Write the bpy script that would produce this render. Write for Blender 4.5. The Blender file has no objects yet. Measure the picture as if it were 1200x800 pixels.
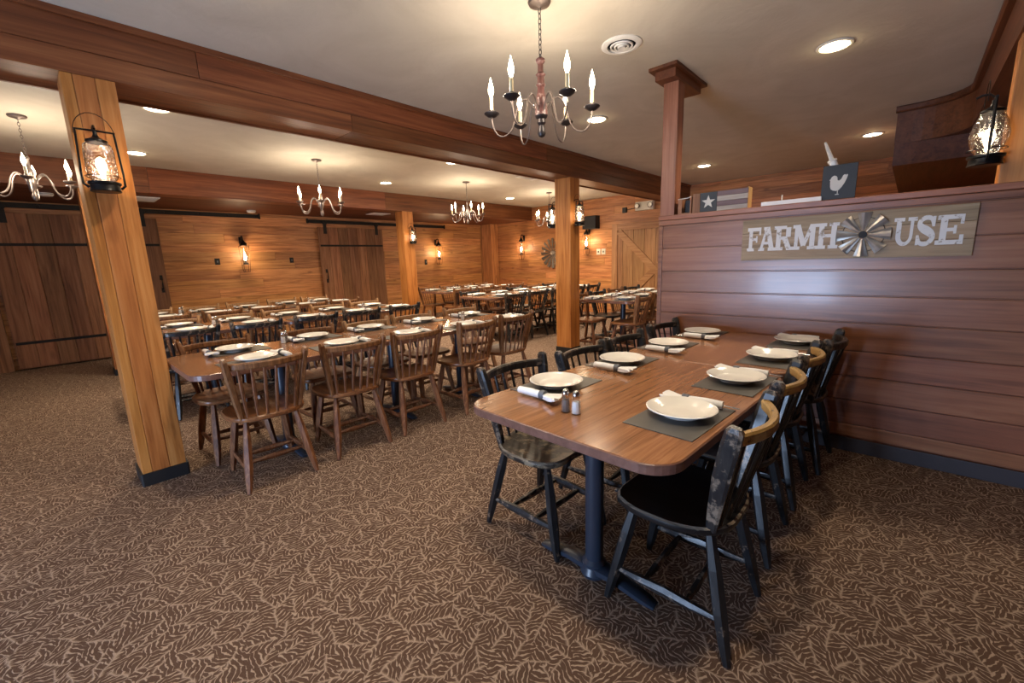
import bpy, bmesh, math, random
from mathutils import Vector, Matrix
random.seed(7)
SC = bpy.context.scene
C = SC.collection
PI = math.pi
R = math.radians

# ------------------------------------------------------------------ materials
def nodes(name):
    m = bpy.data.materials.new(name); m.use_nodes = True
    nt = m.node_tree
    for n in list(nt.nodes): nt.nodes.remove(n)
    out = nt.nodes.new('ShaderNodeOutputMaterial')
    b = nt.nodes.new('ShaderNodeBsdfPrincipled')
    nt.links.new(b.outputs[0], out.inputs[0])
    return m, nt, b, out
def N(nt, t, **kw):
    n = nt.nodes.new(t)
    for k, v in kw.items():
        if k.startswith('i_'):
            key = k[2:]
            n.inputs[int(key) if key.isdigit() else key].default_value = v
        else: setattr(n, k, v)
    return n
def ramp(nt, fac, stops):
    r = nt.nodes.new('ShaderNodeValToRGB')
    el = r.color_ramp.elements
    while len(el) < len(stops): el.new(.5)
    for e, (p, c) in zip(el, stops):
        e.position = p; e.color = (*c, 1) if len(c) == 3 else c
    nt.links.new(fac, r.inputs[0]); return r.outputs[0]
def math_(nt, op, a, b=None, c=None):
    n = nt.nodes.new('ShaderNodeMath'); n.operation = op
    for i, v in enumerate((a, b, c)):
        if v is None: continue
        if isinstance(v, (int, float)): n.inputs[i].default_value = v
        else: nt.links.new(v, n.inputs[i])
    return n.outputs[0]
def mixc(nt, fac, a, b, mode='MIX'):
    n = nt.nodes.new('ShaderNodeMix'); n.data_type = 'RGBA'; n.blend_type = mode
    for i, v in ((0, fac), (6, a), (7, b)):
        if isinstance(v, (int, float)): n.inputs[i].default_value = v
        elif isinstance(v, tuple): n.inputs[i].default_value = (*v, 1) if len(v) == 3 else v
        else: nt.links.new(v, n.inputs[i])
    return n.outputs[2]
def plain(name, col, rough=.5, metal=0, spec=.5, var=0, coat=0):
    m, nt, b, o = nodes(name)
    b.inputs['Base Color'].default_value = (*col, 1)
    b.inputs['Roughness'].default_value = rough
    b.inputs['Metallic'].default_value = metal
    b.inputs['Specular IOR Level'].default_value = spec
    b.inputs['Coat Weight'].default_value = coat
    tc = N(nt, 'ShaderNodeTexCoord'); no = N(nt, 'ShaderNodeTexNoise', i_Scale=18.0, i_Detail=3.0)
    nt.links.new(tc.outputs['Object'], no.inputs['Vector'])
    v = var if var else .12
    c = mixc(nt, no.outputs[0], tuple(x*(1-v) for x in col), tuple(min(1, x*(1+v)) for x in col))
    nt.links.new(c, b.inputs['Base Color'])
    return m
def wood(name, dark, mid, light, axis=0, scale=1.0, rough=.45, knots=.5, island=.35, bump=.15, coat=0, spec=.4, wear=None):
    """wood grain running along one object axis, each loose board its own tone"""
    m, nt, b, o = nodes(name)
    tc = N(nt, 'ShaderNodeTexCoord'); geo = N(nt, 'ShaderNodeNewGeometry')
    rnd = geo.outputs['Random Per Island']
    off = N(nt, 'ShaderNodeCombineXYZ')
    k = math_(nt, 'MULTIPLY', rnd, 37.0)
    for i in range(3): nt.links.new(k, off.inputs[i])
    add = N(nt, 'ShaderNodeVectorMath', operation='ADD')
    nt.links.new(tc.outputs['Object'], add.inputs[0]); nt.links.new(off.outputs[0], add.inputs[1])
    s = [14.0*scale]*3; s[axis] = .9*scale
    mp = N(nt, 'ShaderNodeMapping'); mp.inputs['Scale'].default_value = s
    nt.links.new(add.outputs[0], mp.inputs[0])
    n1 = N(nt, 'ShaderNodeTexNoise', i_Scale=1.6, i_Detail=5.0, i_Roughness=.62, i_Distortion=.7)
    nt.links.new(mp.outputs[0], n1.inputs['Vector'])
    s2 = [70.0*scale]*3; s2[axis] = 2.2*scale
    mp2 = N(nt, 'ShaderNodeMapping'); mp2.inputs['Scale'].default_value = s2
    nt.links.new(add.outputs[0], mp2.inputs[0])
    n2 = N(nt, 'ShaderNodeTexNoise', i_Scale=1.0, i_Detail=2.0, i_Distortion=.4)
    nt.links.new(mp2.outputs[0], n2.inputs['Vector'])
    f = math_(nt, 'ADD', math_(nt, 'MULTIPLY', n1.outputs[0], .72), math_(nt, 'MULTIPLY', n2.outputs[0], .28))
    col = ramp(nt, f, [(.34, dark), (.5, mid), (.66, light)])
    if knots:
        s3 = [7.0*scale]*3; s3[axis] = 3.2*scale
        mp3 = N(nt, 'ShaderNodeMapping'); mp3.inputs['Scale'].default_value = s3
        nt.links.new(add.outputs[0], mp3.inputs[0])
        vo = N(nt, 'ShaderNodeTexVoronoi', i_Scale=.55, i_Randomness=1.0)
        nt.links.new(mp3.outputs[0], vo.inputs['Vector'])
        kf = ramp(nt, vo.outputs['Distance'], [(.05, (1, 1, 1)), (.13, (0, 0, 0))])
        col = mixc(nt, math_(nt, 'MULTIPLY', kf, knots), col, tuple(x*.35 for x in dark))
    hs = N(nt, 'ShaderNodeHueSaturation')
    nt.links.new(math_(nt, 'ADD', 1-island/2, math_(nt, 'MULTIPLY', rnd, island)), hs.inputs['Value'])
    nt.links.new(math_(nt, 'ADD', .493, math_(nt, 'MULTIPLY', math_(nt, 'FRACT', math_(nt, 'MULTIPLY', rnd, 7.3)), .010)), hs.inputs['Hue'])
    nt.links.new(col, hs.inputs['Color'])
    col = hs.outputs[0]
    if wear:
        nw = N(nt, 'ShaderNodeTexNoise', i_Scale=wear[1], i_Detail=6.0, i_Roughness=.7)
        nt.links.new(tc.outputs['Object'], nw.inputs['Vector'])
        pt = geo.outputs['Pointiness']
        w = math_(nt, 'ADD', nw.outputs[0], math_(nt, 'MULTIPLY', math_(nt, 'SUBTRACT', pt, .5), wear[3]))
        wf = ramp(nt, w, [(wear[2], (0, 0, 0)), (wear[2]+.08, (1, 1, 1))])
        col = mixc(nt, wf, col, wear[0])
    nt.links.new(col, b.inputs['Base Color'])
    b.inputs['Roughness'].default_value = rough
    b.inputs['Specular IOR Level'].default_value = spec
    b.inputs['Coat Weight'].default_value = coat; b.inputs['Coat Roughness'].default_value = .12
    bp = N(nt, 'ShaderNodeBump', i_Strength=bump, i_Distance=.004)
    nt.links.new(f, bp.inputs['Height']); nt.links.new(bp.outputs[0], b.inputs['Normal'])
    return m
def emit(name, col, s):
    m, nt, b, o = nodes(name)
    e = N(nt, 'ShaderNodeEmission', i_Strength=s); e.inputs[0].default_value = (*col, 1)
    nt.links.new(e.outputs[0], o.inputs[0])
    try: m.cycles.emission_sampling = 'NONE'
    except Exception: pass
    return m
def glass(name, tint=(1, 1, 1), gloss=.16, rib=0):
    m, nt, b, o = nodes(name)
    t = N(nt, 'ShaderNodeBsdfTransparent'); t.inputs[0].default_value = (*tint, 1)
    g = N(nt, 'ShaderNodeBsdfGlossy'); g.inputs['Roughness'].default_value = .06
    fr = N(nt, 'ShaderNodeLayerWeight', i_Blend=.35)
    mx = N(nt, 'ShaderNodeMixShader')
    nt.links.new(math_(nt, 'ADD', gloss*.4, math_(nt, 'MULTIPLY', fr.outputs['Facing'], gloss*3)), mx.inputs[0])
    nt.links.new(t.outputs[0], mx.inputs[1]); nt.links.new(g.outputs[0], mx.inputs[2])
    if rib:
        tc = N(nt, 'ShaderNodeTexCoord'); w = N(nt, 'ShaderNodeTexNoise', i_Scale=rib, i_Detail=1.0)
        nt.links.new(tc.outputs['Object'], w.inputs['Vector'])
        bp = N(nt, 'ShaderNodeBump', i_Strength=.6, i_Distance=.01)
        nt.links.new(w.outputs[0], bp.inputs['Height']); nt.links.new(bp.outputs[0], g.inputs['Normal'])
    nt.links.new(mx.outputs[0], o.inputs[0])
    return m

M = {}
M['pine'] = wood('stained_pine_boards', (.24, .095, .032), (.50, .225, .078), (.66, .34, .13), 0, rough=.42, island=.45)
M['pine_y'] = wood('stained_pine_boards_across', (.24, .088, .03), (.50, .21, .072), (.64, .31, .12), 1, rough=.42, island=.45)
M['post_far'] = wood('stained_pine_upright', (.24, .095, .032), (.46, .2, .07), (.58, .28, .11), 2, rough=.42, island=.3)
M['post'] = wood('honey_stained_post', (.27, .085, .016), (.47, .182, .042), (.56, .25, .072), 2, scale=.8, rough=.42, island=.15, knots=.35)
M['beam'] = wood('red_brown_beam', (.09, .026, .009), (.175, .056, .019), (.26, .098, .036), 0, scale=.7, rough=.4, island=.5, knots=.3)
M['soffit'] = wood('dark_red_brown_soffit', (.065, .019, .007), (.125, .038, .014), (.17, .055, .022), 0, scale=.7, rough=.5, island=.2, knots=.2)
M['lowwall'] = wood('plum_brown_planks', (.16, .055, .022), (.26, .096, .042), (.33, .14, .066), 1, scale=.8, rough=.36, island=.3, knots=.35, spec=.6, coat=.12)
M['lowtrim'] = wood('red_brown_post_trim', (.16, .062, .035), (.26, .105, .06), (.36, .16, .095), 2, scale=.8, rough=.4, island=.2, knots=.3)
M['barn'] = wood('weathered_barn_boards', (.12, .047, .018), (.24, .105, .044), (.33, .16, .078), 2, scale=.8, rough=.6, island=.5, knots=.35)
M['door'] = wood('light_brown_door_boards', (.20, .09, .035), (.34, .17, .07), (.45, .25, .11), 2, scale=.8, rough=.5, island=.35, knots=.4)
M['door_diag'] = wood('light_brown_door_brace', (.21, .09, .035), (.36, .18, .075), (.46, .26, .12), 1, scale=.8, rough=.5, island=.15, knots=.3)
M['laminate'] = wood('walnut_laminate', (.18, .078, .032), (.29, .130, .055), (.37, .185, .085), 0, scale=1.7, rough=.2, island=0, knots=0, bump=0.0, coat=.45, spec=.5)
M['tedge'] = wood('laminate_edge', (.13, .062, .042), (.17, .082, .058), (.21, .105, .075), 0, scale=1, rough=.3, island=0, knots=0, bump=.02)
M['brown'] = wood('worn_brown_chair_wood', (.075, .028, .012), (.17, .07, .028), (.30, .14, .06), 2, scale=2.2, rough=.42, island=.1, knots=0, wear=((.36, .19, .085), 16.0, .64, .25))
M['brown_seat'] = wood('worn_brown_seat_wood', (.10, .035, .013), (.20, .078, .03), (.32, .15, .06), 1, scale=1.6, rough=.33, island=.1, knots=0, wear=((.36, .19, .085), 9.0, .64, .3))
M['tan'] = wood('pale_worn_chair_wood', (.20, .10, .045), (.34, .18, .085), (.46, .27, .14), 2, scale=2.2, rough=.45, island=.1, knots=0)
M['black'] = wood('rubbed_black_paint', (.006, .006, .007), (.010, .010, .011), (.016, .015, .015), 2, scale=2.2, rough=.36, island=0, knots=0, wear=((.16, .11, .075), 20.0, .635, .3))
M['black_seat'] = wood('rubbed_black_seat_paint', (.005, .005, .006), (.008, .008, .009), (.014, .013, .012), 1, scale=1.6, rough=.32, island=0, knots=0, wear=((.26, .22, .17), 26.0, .70, .8))
M['worn_seat'] = wood('seat_paint_worn_to_wood', (.012, .010, .009), (.028, .023, .019), (.07, .055, .042), 1, scale=1.2, rough=.32, island=0, knots=0, wear=((.22, .17, .11), 8.0, .51, .3))
M['crest_bare'] = wood('bare_yellow_wood_with_dark_marks', (.24, .13, .04), (.36, .21, .07), (.46, .29, .11), 0, scale=2, rough=.4, island=0, knots=0, wear=((.03, .018, .01), 34.0, .60, .2))
M['black_worn'] = wood('black_paint_rubbed_through', (.010, .010, .011), (.018, .017, .018), (.035, .032, .03), 2, scale=2.2, rough=.34, island=0, knots=0, wear=((.22, .165, .12), 14.0, .555, .4))
M['rim'] = wood('seat_edge_worn_pale', (.02, .018, .016), (.16, .13, .10), (.34, .29, .22), 1, scale=1.5, rough=.4, island=0, knots=0)
M['iron'] = plain('blue_black_pedestal_paint', (.018, .026, .042), .32, .0, .6)
M['blackmetal'] = plain('black_lantern_metal', (.012, .011, .011), .35, .6, .6)
M['strap'] = plain('black_iron_strap', (.010, .008, .007), .6, .3)
M['pewter'] = plain('aged_pewter', (.17, .135, .12), .38, .7)
M['redspindle'] = wood('rubbed_red_turned_wood', (.045, .016, .014), (.085, .034, .03), (.13, .06, .054), 2, scale=3, rough=.38, island=0, knots=0, wear=((.25, .19, .18), 34.0, .58, .8))
M['darkcup'] = plain('dark_candle_cup_metal', (.035, .03, .032), .4, .6)
M['candle'] = plain('cream_candle_sleeve', (.62, .50, .28), .5)
M['plate'] = plain('glazed_cream_china', (.80, .78, .73), .16, 0, .5, var=.02, coat=.3)
M['napkin'] = plain('white_paper_napkin', (.78, .78, .78), .8, var=.04)
M['band'] = plain('grey_napkin_band', (.10, .11, .13), .6)
M['cutlery'] = plain('stainless_steel', (.5, .5, .5), .25, 1)
M['mat'] = plain('charcoal_placemat', (.085, .08, .072), .42, 0, .5, var=.2)
M['salt'] = plain('white_salt', (.75, .75, .75), .8)
M['pepper'] = plain('ground_pepper', (.14, .12, .11), .8, var=.6)
M['chrome'] = plain('shaker_chrome_cap', (.6, .6, .6), .2, 1)
M['glass'] = glass('clear_glass', gloss=.22)
M['ribglass'] = glass('rippled_lantern_glass', tint=(.93, .9, .85), gloss=.34, rib=60)
M['white'] = plain('white_painted_metal', (.76, .74, .68), .5)
M['offwhite'] = plain('off_white_plastic', (.66, .62, .50), .5)
M['rubber'] = plain('black_rubber_base', (.008, .008, .009), .6)
M['baseb'] = plain('dark_vinyl_baseboard', (.035, .028, .032), .5)
M['signboard'] = wood('greyed_tan_sign_boards', (.20, .13, .065), (.31, .21, .115), (.40, .29, .17), 1, scale=.9, rough=.55, island=.2, knots=.15)
M['galv'] = plain('galvanised_steel', (.52, .50, .47), .30, .85, var=.45)
M['oldtin'] = plain('dull_brown_grey_tin', (.16, .13, .10), .55, .4, var=.5)
M['rust'] = plain('copper_brown_cage_wire', (.16, .07, .035), .45, .7)
M['slate'] = plain('dark_slate_paint', (.028, .030, .032), .6)
M['cream'] = plain('cream_paint', (.62, .58, .50), .6)
M['plum'] = wood('plum_stained_strip', (.10, .055, .05), (.15, .085, .08), (.20, .12, .11), 1, rough=.5, knots=.1)
M['wash'] = wood('whitewashed_strip', (.26, .21, .16), (.36, .30, .24), (.46, .40, .33), 1, rough=.5, knots=.1)
M['boxside'] = wood('pale_box_end', (.34, .20, .07), (.46, .29, .12), (.56, .37, .17), 2, rough=.5, knots=.1)
M['bulb'] = emit('glowing_candle_bulb', (1.0, .82, .56), 14)
M['bulb_soft'] = emit('glowing_lantern_bulb', (1.0, .82, .58), 7)
M['can'] = emit('downlight_lens', (1.0, .88, .68), 14)
M['trimring'] = plain('white_downlight_trim', (.7, .66, .56), .5)

# distressed white lettering
m, nt, b, o = nodes('worn_white_lettering')
tc = N(nt, 'ShaderNodeTexCoord'); no = N(nt, 'ShaderNodeTexNoise', i_Scale=26.0, i_Detail=5.0, i_Roughness=.7)
nt.links.new(tc.outputs['Object'], no.inputs['Vector'])
nt.links.new(ramp(nt, no.outputs[0], [(.36, (.30, .24, .18)), (.44, (.66, .63, .60))]), b.inputs['Base Color'])
b.inputs['Roughness'].default_value = .6; M['letter'] = m

# ceiling plaster
m, nt, b, o = nodes('brushed_cream_plaster')
tc = N(nt, 'ShaderNodeTexCoord'); n1 = N(nt, 'ShaderNodeTexNoise', i_Scale=1.3, i_Detail=6.0, i_Roughness=.6, i_Distortion=1.5)
n2 = N(nt, 'ShaderNodeTexNoise', i_Scale=7.0, i_Detail=5.0, i_Distortion=2.5)
nt.links.new(tc.outputs['Object'], n1.inputs['Vector']); nt.links.new(tc.outputs['Object'], n2.inputs['Vector'])
c = ramp(nt, n1.outputs[0], [(.3, (.50, .45, .36)), (.7, (.60, .55, .455))])
nt.links.new(c, b.inputs['Base Color']); b.inputs['Roughness'].default_value = .75
bp = N(nt, 'ShaderNodeBump', i_Strength=.18, i_Distance=.01)
nt.links.new(n2.outputs[0], bp.inputs['Height']); nt.links.new(bp.outputs[0], b.inputs['Normal'])
M['ceiling'] = m

# carpet: pale coral-like twigs on dark brown
m, nt, b, o = nodes('twig_pattern_carpet')
tc = N(nt, 'ShaderNodeTexCoord')
wob = N(nt, 'ShaderNodeTexNoise', i_Scale=26.0, i_Detail=1.5)
nt.links.new(tc.outputs['Object'], wob.inputs['Vector'])
wv = N(nt, 'ShaderNodeVectorMath', operation='MULTIPLY_ADD')
nt.links.new(wob.outputs['Color'], wv.inputs[0]); wv.inputs[1].default_value = (.030, .030, 0); nt.links.new(tc.outputs['Object'], wv.inputs[2])
def sprig(scale, period, width, seed):
    mp = N(nt, 'ShaderNodeMapping'); mp.inputs['Location'].default_value = (seed, seed*.7, 0)
    nt.links.new(wv.outputs[0], mp.inputs[0])
    vo = N(nt, 'ShaderNodeTexVoronoi', i_Scale=scale, i_Randomness=1.0, voronoi_dimensions='2D')
    nt.links.new(mp.outputs[0], vo.inputs['Vector'])
    sb = N(nt, 'ShaderNodeVectorMath', operation='SUBTRACT')
    nt.links.new(mp.outputs[0], sb.inputs[0]); nt.links.new(vo.outputs['Position'], sb.inputs[1])
    sc_ = N(nt, 'ShaderNodeSeparateColor'); nt.links.new(vo.outputs['Color'], sc_.inputs[0])
    sx = N(nt, 'ShaderNodeSeparateXYZ'); nt.links.new(sb.outputs[0], sx.inputs[0])
    ang = math_(nt, 'MULTIPLY', sc_.outputs[0], 6.283)
    u = math_(nt, 'ADD', math_(nt, 'MULTIPLY', sx.outputs[0], math_(nt, 'COSINE', ang)), math_(nt, 'MULTIPLY', sx.outputs[1], math_(nt, 'SINE', ang)))
    v = math_(nt, 'SUBTRACT', math_(nt, 'MULTIPLY', sx.outputs[1], math_(nt, 'COSINE', ang)), math_(nt, 'MULTIPLY', sx.outputs[0], math_(nt, 'SINE', ang)))
    # twigs branching at a slant from a spine
    sl = math_(nt, 'ADD', u, math_(nt, 'MULTIPLY', math_(nt, 'ABSOLUTE', v), .8))
    st = math_(nt, 'ABSOLUTE', math_(nt, 'SINE', math_(nt, 'MULTIPLY', sl, PI/period)))
    gap = N(nt, 'ShaderNodeTexNoise', i_Scale=48.0, i_Detail=1.0)
    nt.links.new(mp.outputs[0], gap.inputs['Vector'])
    st = math_(nt, 'ADD', st, math_(nt, 'MULTIPLY', math_(nt, 'SUBTRACT', gap.outputs[0], .46), 1.5))
    f1 = ramp(nt, st, [(width, (1, 1, 1)), (width+.28, (0, 0, 0))])
    f2 = ramp(nt, math_(nt, 'ABSOLUTE', v), [(.0022, (1, 1, 1)), (.0048, (0, 0, 0))])
    return math_(nt, 'MAXIMUM', f1, f2)
pat = sprig(13.0, .0215, .24, 3.7)
fz = N(nt, 'ShaderNodeTexNoise', i_Scale=260.0, i_Detail=2.0); nt.links.new(tc.outputs['Object'], fz.inputs['Vector'])
dk = mixc(nt, fz.outputs[0], (.080, .045, .030), (.145, .088, .060))
lt = mixc(nt, fz.outputs[0], (.31, .22, .16), (.52, .39, .29))
nt.links.new(mixc(nt, pat, dk, lt), b.inputs['Base Color'])
b.inputs['Roughness'].default_value = .95; b.inputs['Specular IOR Level'].default_value = .1
bp = N(nt, 'ShaderNodeBump', i_Strength=.5, i_Distance=.006)
nt.links.new(math_(nt, 'ADD', fz.outputs[0], math_(nt, 'MULTIPLY', pat, .6)), bp.inputs['Height'])
nt.links.new(bp.outputs[0], b.inputs['Normal'])
M['carpet'] = m

# ------------------------------------------------------------------ mesh builder
class MB:
    def __init__(s): s.bm = bmesh.new()
    def box(s, x0, x1, y0, y1, z0, z1, bev=0, mat=None):
        bm = s.bm
        vs = [bm.verts.new((x, y, z)) for x in (x0, x1) for y in (y0, y1) for z in (z0, z1)]
        if mat is not None:
            for v in vs: v.co = mat @ v.co
        fs = [bm.faces.new([vs[i] for i in f]) for f in ((0, 1, 3, 2), (4, 6, 7, 5), (0, 4, 5, 1), (2, 3, 7, 6), (0, 2, 6, 4), (1, 5, 7, 3))]
        if bev:
            es = list({e for f in fs for e in f.edges})
            bmesh.ops.bevel(bm, geom=es, offset=bev, segments=2, profile=.6, affect='EDGES')
        return s
    def loft(s, rings, cap=True, closed=False):
        bm = s.bm
        rv = [[bm.verts.new(p) for p in r] for r in rings]
        n = len(rv[0]); pairs = list(zip(rv, rv[1:]))
        if closed: pairs.append((rv[-1], rv[0]))
        for a, b_ in pairs:
            for i in range(n):
                j = (i+1) % n
                bm.faces.new((a[i], a[j], b_[j], b_[i]))
        if cap and not closed:
            bm.faces.new(list(reversed(rv[0]))); bm.faces.new(rv[-1])
        return s
    def sweep(s, path, secs, up=(0, 0, 1), n=8, closed=False):
        """sections (half width across, half thickness along 'up') along a path"""
        path = [Vector(p) for p in path]; rings = []
        if not isinstance(secs, list): secs = [secs]*len(path)
        L = len(path)
        for i, p in enumerate(path):
            if closed: t = path[(i+1) % L]-path[i-1]
            else: t = path[min(i+1, L-1)]-path[max(i-1, 0)]
            t.normalize()
            u = Vector(up)
            if abs(t.dot(u)) > .98: u = Vector((0, 1, 0)) if abs(t.y) < .9 else Vector((1, 0, 0))
            sd = t.cross(u).normalized(); u2 = sd.cross(t).normalized()
            w, h = secs[i] if isinstance(secs[i], tuple) else (secs[i], secs[i])
            if n == 4: rings.append([p+sd*w*a+u2*h*b_ for a, b_ in ((-1, -1), (1, -1), (1, 1), (-1, 1))])
            elif n == -8:
                c = .62
                rings.append([p+sd*w*a+u2*h*b_ for a, b_ in ((-c, -1), (c, -1), (1, -c), (1, c), (c, 1), (-c, 1), (-1, c), (-1, -c))])
            else: rings.append([p+sd*w*math.cos(2*PI*k/n)+u2*h*math.sin(2*PI*k/n) for k in range(n)])
        return s.loft(rings, closed=closed)
    def lathe(s, prof, seg=24, at=(0, 0, 0), axis='z', cap=True):
        rings = []
        for r, z in prof:
            ring = []
            for k in range(seg):
                a = 2*PI*k/seg; x, y = r*math.cos(a), r*math.sin(a)
                p = {'z': (x, y, z), 'x': (z, x, y), 'y': (y, z, x)}[axis]
                ring.append((p[0]+at[0], p[1]+at[1], p[2]+at[2]))
            rings.append(ring)
        return s.loft(rings, cap=cap)
    def prism(s, pts, a0, a1, axis='z'):
        def P(p, a): return {'z': (p[0], p[1], a), 'x': (a, p[0], p[1]), 'y': (p[0], a, p[1])}[axis]
        return s.loft([[P(p, a0) for p in pts], [P(p, a1) for p in pts]])
    def xf(s, mat):
        bmesh.ops.transform(s.bm, matrix=mat, verts=s.bm.verts); return s
    def build(s, name, m, parent=None, smooth=False, loc=None):
        bmesh.ops.recalc_face_normals(s.bm, faces=s.bm.faces)
        me = bpy.data.meshes.new(name); s.bm.to_mesh(me); s.bm.free()
        if smooth:
            for p in me.polygons: p.use_smooth = True
            try: me.set_sharp_from_angle(angle=R(38))
            except Exception: pass
        me.materials.append(m)
        o = bpy.data.objects.new(name, me); C.objects.link(o)
        if parent: o.parent = parent
        if loc: o.location = loc
        return o
def tag(o, label=None, cat=None, group=None, kind=None):
    for k, v in (('label', label), ('category', cat), ('group', group), ('kind', kind)):
        if v: o[k] = v
    return o
def empty(name, loc=(0, 0, 0), rz=0, label=None, cat=None, group=None):
    o = bpy.data.objects.new(name, None); C.objects.link(o)
    o.location = loc; o.rotation_euler = (0, 0, rz); o.empty_display_size = .1
    return tag(o, label, cat, group)
KIDS = {}
def copy_tree(src, loc, rz, label, group=None, mats=None):
    def rec(o, par):
        c = o.copy(); C.objects.link(c)
        if par: c.parent = par
        for ch in o.children: rec(ch, c)
        return c
    c = rec(src, None); c.location = loc; c.rotation_euler = (0, 0, rz)
    c['label'] = label
    if group: c['group'] = group
    return c
def struct(o): o['kind'] = 'structure'; return o
def light(name, kind, loc, power, col, **kw):
    l = bpy.data.lights.new(name, kind); l.energy = power; l.color = col
    for k, v in kw.items(): setattr(l, k, v)
    o = bpy.data.objects.new(name, l); C.objects.link(o); o.location = loc
    return o
def rrect(x0, x1, y0, y1, r, seg=6):
    pts = []
    for cx, cy, a in ((x1-r, y1-r, 0), (x0+r, y1-r, 90), (x0+r, y0+r, 180), (x1-r, y0+r, 270)):
        for k in range(seg+1):
            t = R(a+90*k/seg); pts.append((cx+r*math.cos(t), cy+r*math.sin(t)))
    return pts

# ------------------------------------------------------------------ dimensions
CZ = 2.815            # ceiling
XB, YB = 9.5, 9.72    # far walls
XR, YR = -3.6, -3.0   # walls behind and right of the camera
XH = 3.612            # face of the low plank wall
# ------------------------------------------------------------------ room shell
struct(MB().box(XR-.2, XB+.2, YR-.2, YB+.2, -.1, 0).build('floor', M['carpet']))
struct(MB().box(XR-.2, XB+.2, YR-.2, YB+.2, CZ, CZ+.1).build('ceiling', M['ceiling']))

def boards_along(lo, hi, z0, z1, hgt, place, lens=(2.2, 4.5)):
    z = z0
    while z < z1-.01:
        zt = min(z+hgt, z1)
        a = lo-random.uniform(0, 1.5)
        while a < hi:
            L = random.uniform(*lens); b_ = min(a+L, hi); a0 = max(a, lo)
            if b_ > a0+.02: place(a0+.001, b_-.001, z+.002, zt-.002)
            a += L
        z += hgt
mb = MB(); mb.box(XR, XB+.1, YB+.018, YB+.12, 0, CZ)
boards_along(XR, XB, 0, CZ, .172, lambda a, b_, z0, z1: mb.box(a, b_, YB, YB+.02, z0, z1, .003))
struct(mb.build('wall_left', M['pine']))
mb = MB(); mb.box(XB+.018, XB+.12, YR, YB+.1, 0, CZ)
boards_along(YR, YB, 0, CZ, .172, lambda a, b_, z0, z1: mb.box(XB, XB+.02, a, b_, z0, z1, .003))
struct(mb.build('wall_back', M['pine_y']))
struct(MB().box(XR, XB, YR-.12, YR, 0, CZ).build('wall_right', M['lowwall']))
# wall behind the viewer with a window letting daylight in
mb = MB()
WY0, WY1, WZ0, WZ1 = 1.0, 2.5, .06, 1.08
mb.box(XR-.12, XR, YR, WY0, 0, CZ); mb.box(XR-.12, XR, WY1, YB, 0, CZ)
mb.box(XR-.12, XR, WY0, WY1, 0, WZ0); mb.box(XR-.12, XR, WY0, WY1, WZ1, CZ)
struct(mb.build('wall_front', M['pine_y']))
mb = MB()
for y in (WY0, (WY0+WY1)/2-.03, WY1-.06): mb.box(XR-.09, XR-.02, y, y+.06, WZ0, WZ1)
for z in (WZ0, WZ1-.06): mb.box(XR-.089, XR-.021, WY0, WY1, z, z+.06)
win = struct(mb.build('window_1', M['lowtrim']))
MB().box(XR-.058, XR-.054, WY0+.05, WY1-.05, WZ0+.05, WZ1-.05).build('window_glass', M['glass'], win)

# low plank wall
mb = MB(); XT = XH+.13
mb.box(XH+.015, XT-.005, YR, 1.575, 0, 1.63)
zs = [.105, .195, .365, .535, .709, .9, 1.077, 1.247, 1.437, 1.626]
for a, b_ in zip(zs, zs[1:]): mb.box(XH, XH+.018, YR, 1.565, a+.003, b_-.003, .004)
for a, b_ in zip(zs, zs[1:]): mb.box(XT-.018, XT, YR, 1.565, a+.003, b_-.003, .004)
struct(mb.build('wall_low', M['lowwall']))
mb = MB(); mb.box(XH-.012, XT+.012, YR, 1.6, 1.628, 1.668, .005); mb.box(XH-.022, XT+.022, YR, 1.6, 1.670, 1.708, .006)
mb.box(XH-.006, XT+.006, 1.565, 1.6, 0, 1.626, .004)
struct(mb.build('trim_1', M['lowwall']))
struct(MB().box(XH-.012, XH, YR, 1.58, 0, .098, .003).build('baseboard_right', M['baseb']))

# soffit boxed along the right of the ceiling, with its rounded inner corner
r = .42; pts = [(XR, YR), (XB, YR), (XB, .245), (6.28, .245)]
for k in range(9):
    t = R(90*k/8); pts.append((6.28-r+r*math.cos(t), -.3+r-r*math.sin(t)))
pts += [(XR, -.3)]
mb = MB(); mb.prism(pts, 2.45, CZ); 
mb.prism([(6.285, YR), (XB, YR), (XB, .24), (6.285, .24)], 2.235, 2.45)
struct(mb.build('trim_2', M['soffit']))
pts2 = [(XR, -.3), (6.28-r, -.3)]
path = [(XR, -.285, CZ-.03)]+[(6.28-r+(r-.015)*math.sin(R(90*k/8)), -.3+r-(r-.015)*math.cos(R(90*k/8)), CZ-.03) for k in range(9)]+[(6.265, .26, CZ-.03)]
mb = MB(); mb.sweep(path, (.03, .03), n=-8); struct(mb.build('trim_3', M['soffit']))

# boxed corner post and edge strips in the far corner
mb = MB(); mb.box(9.22, XB, 9.28, YB, 0, 2.47); 
for x, y in ((9.215, 9.275), (9.215, 9.70), (9.46, 9.275)): mb.box(x-.02, x+.02, y-.02, y+.02, 0, 2.47)
struct(mb.build('trim_4', M['post_far']))

# lowered ceiling beyond the second beam
struct(MB().box(XR, XB, 8.2, YB, 2.47, CZ).build('trim_5', M['soffit']))

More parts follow.
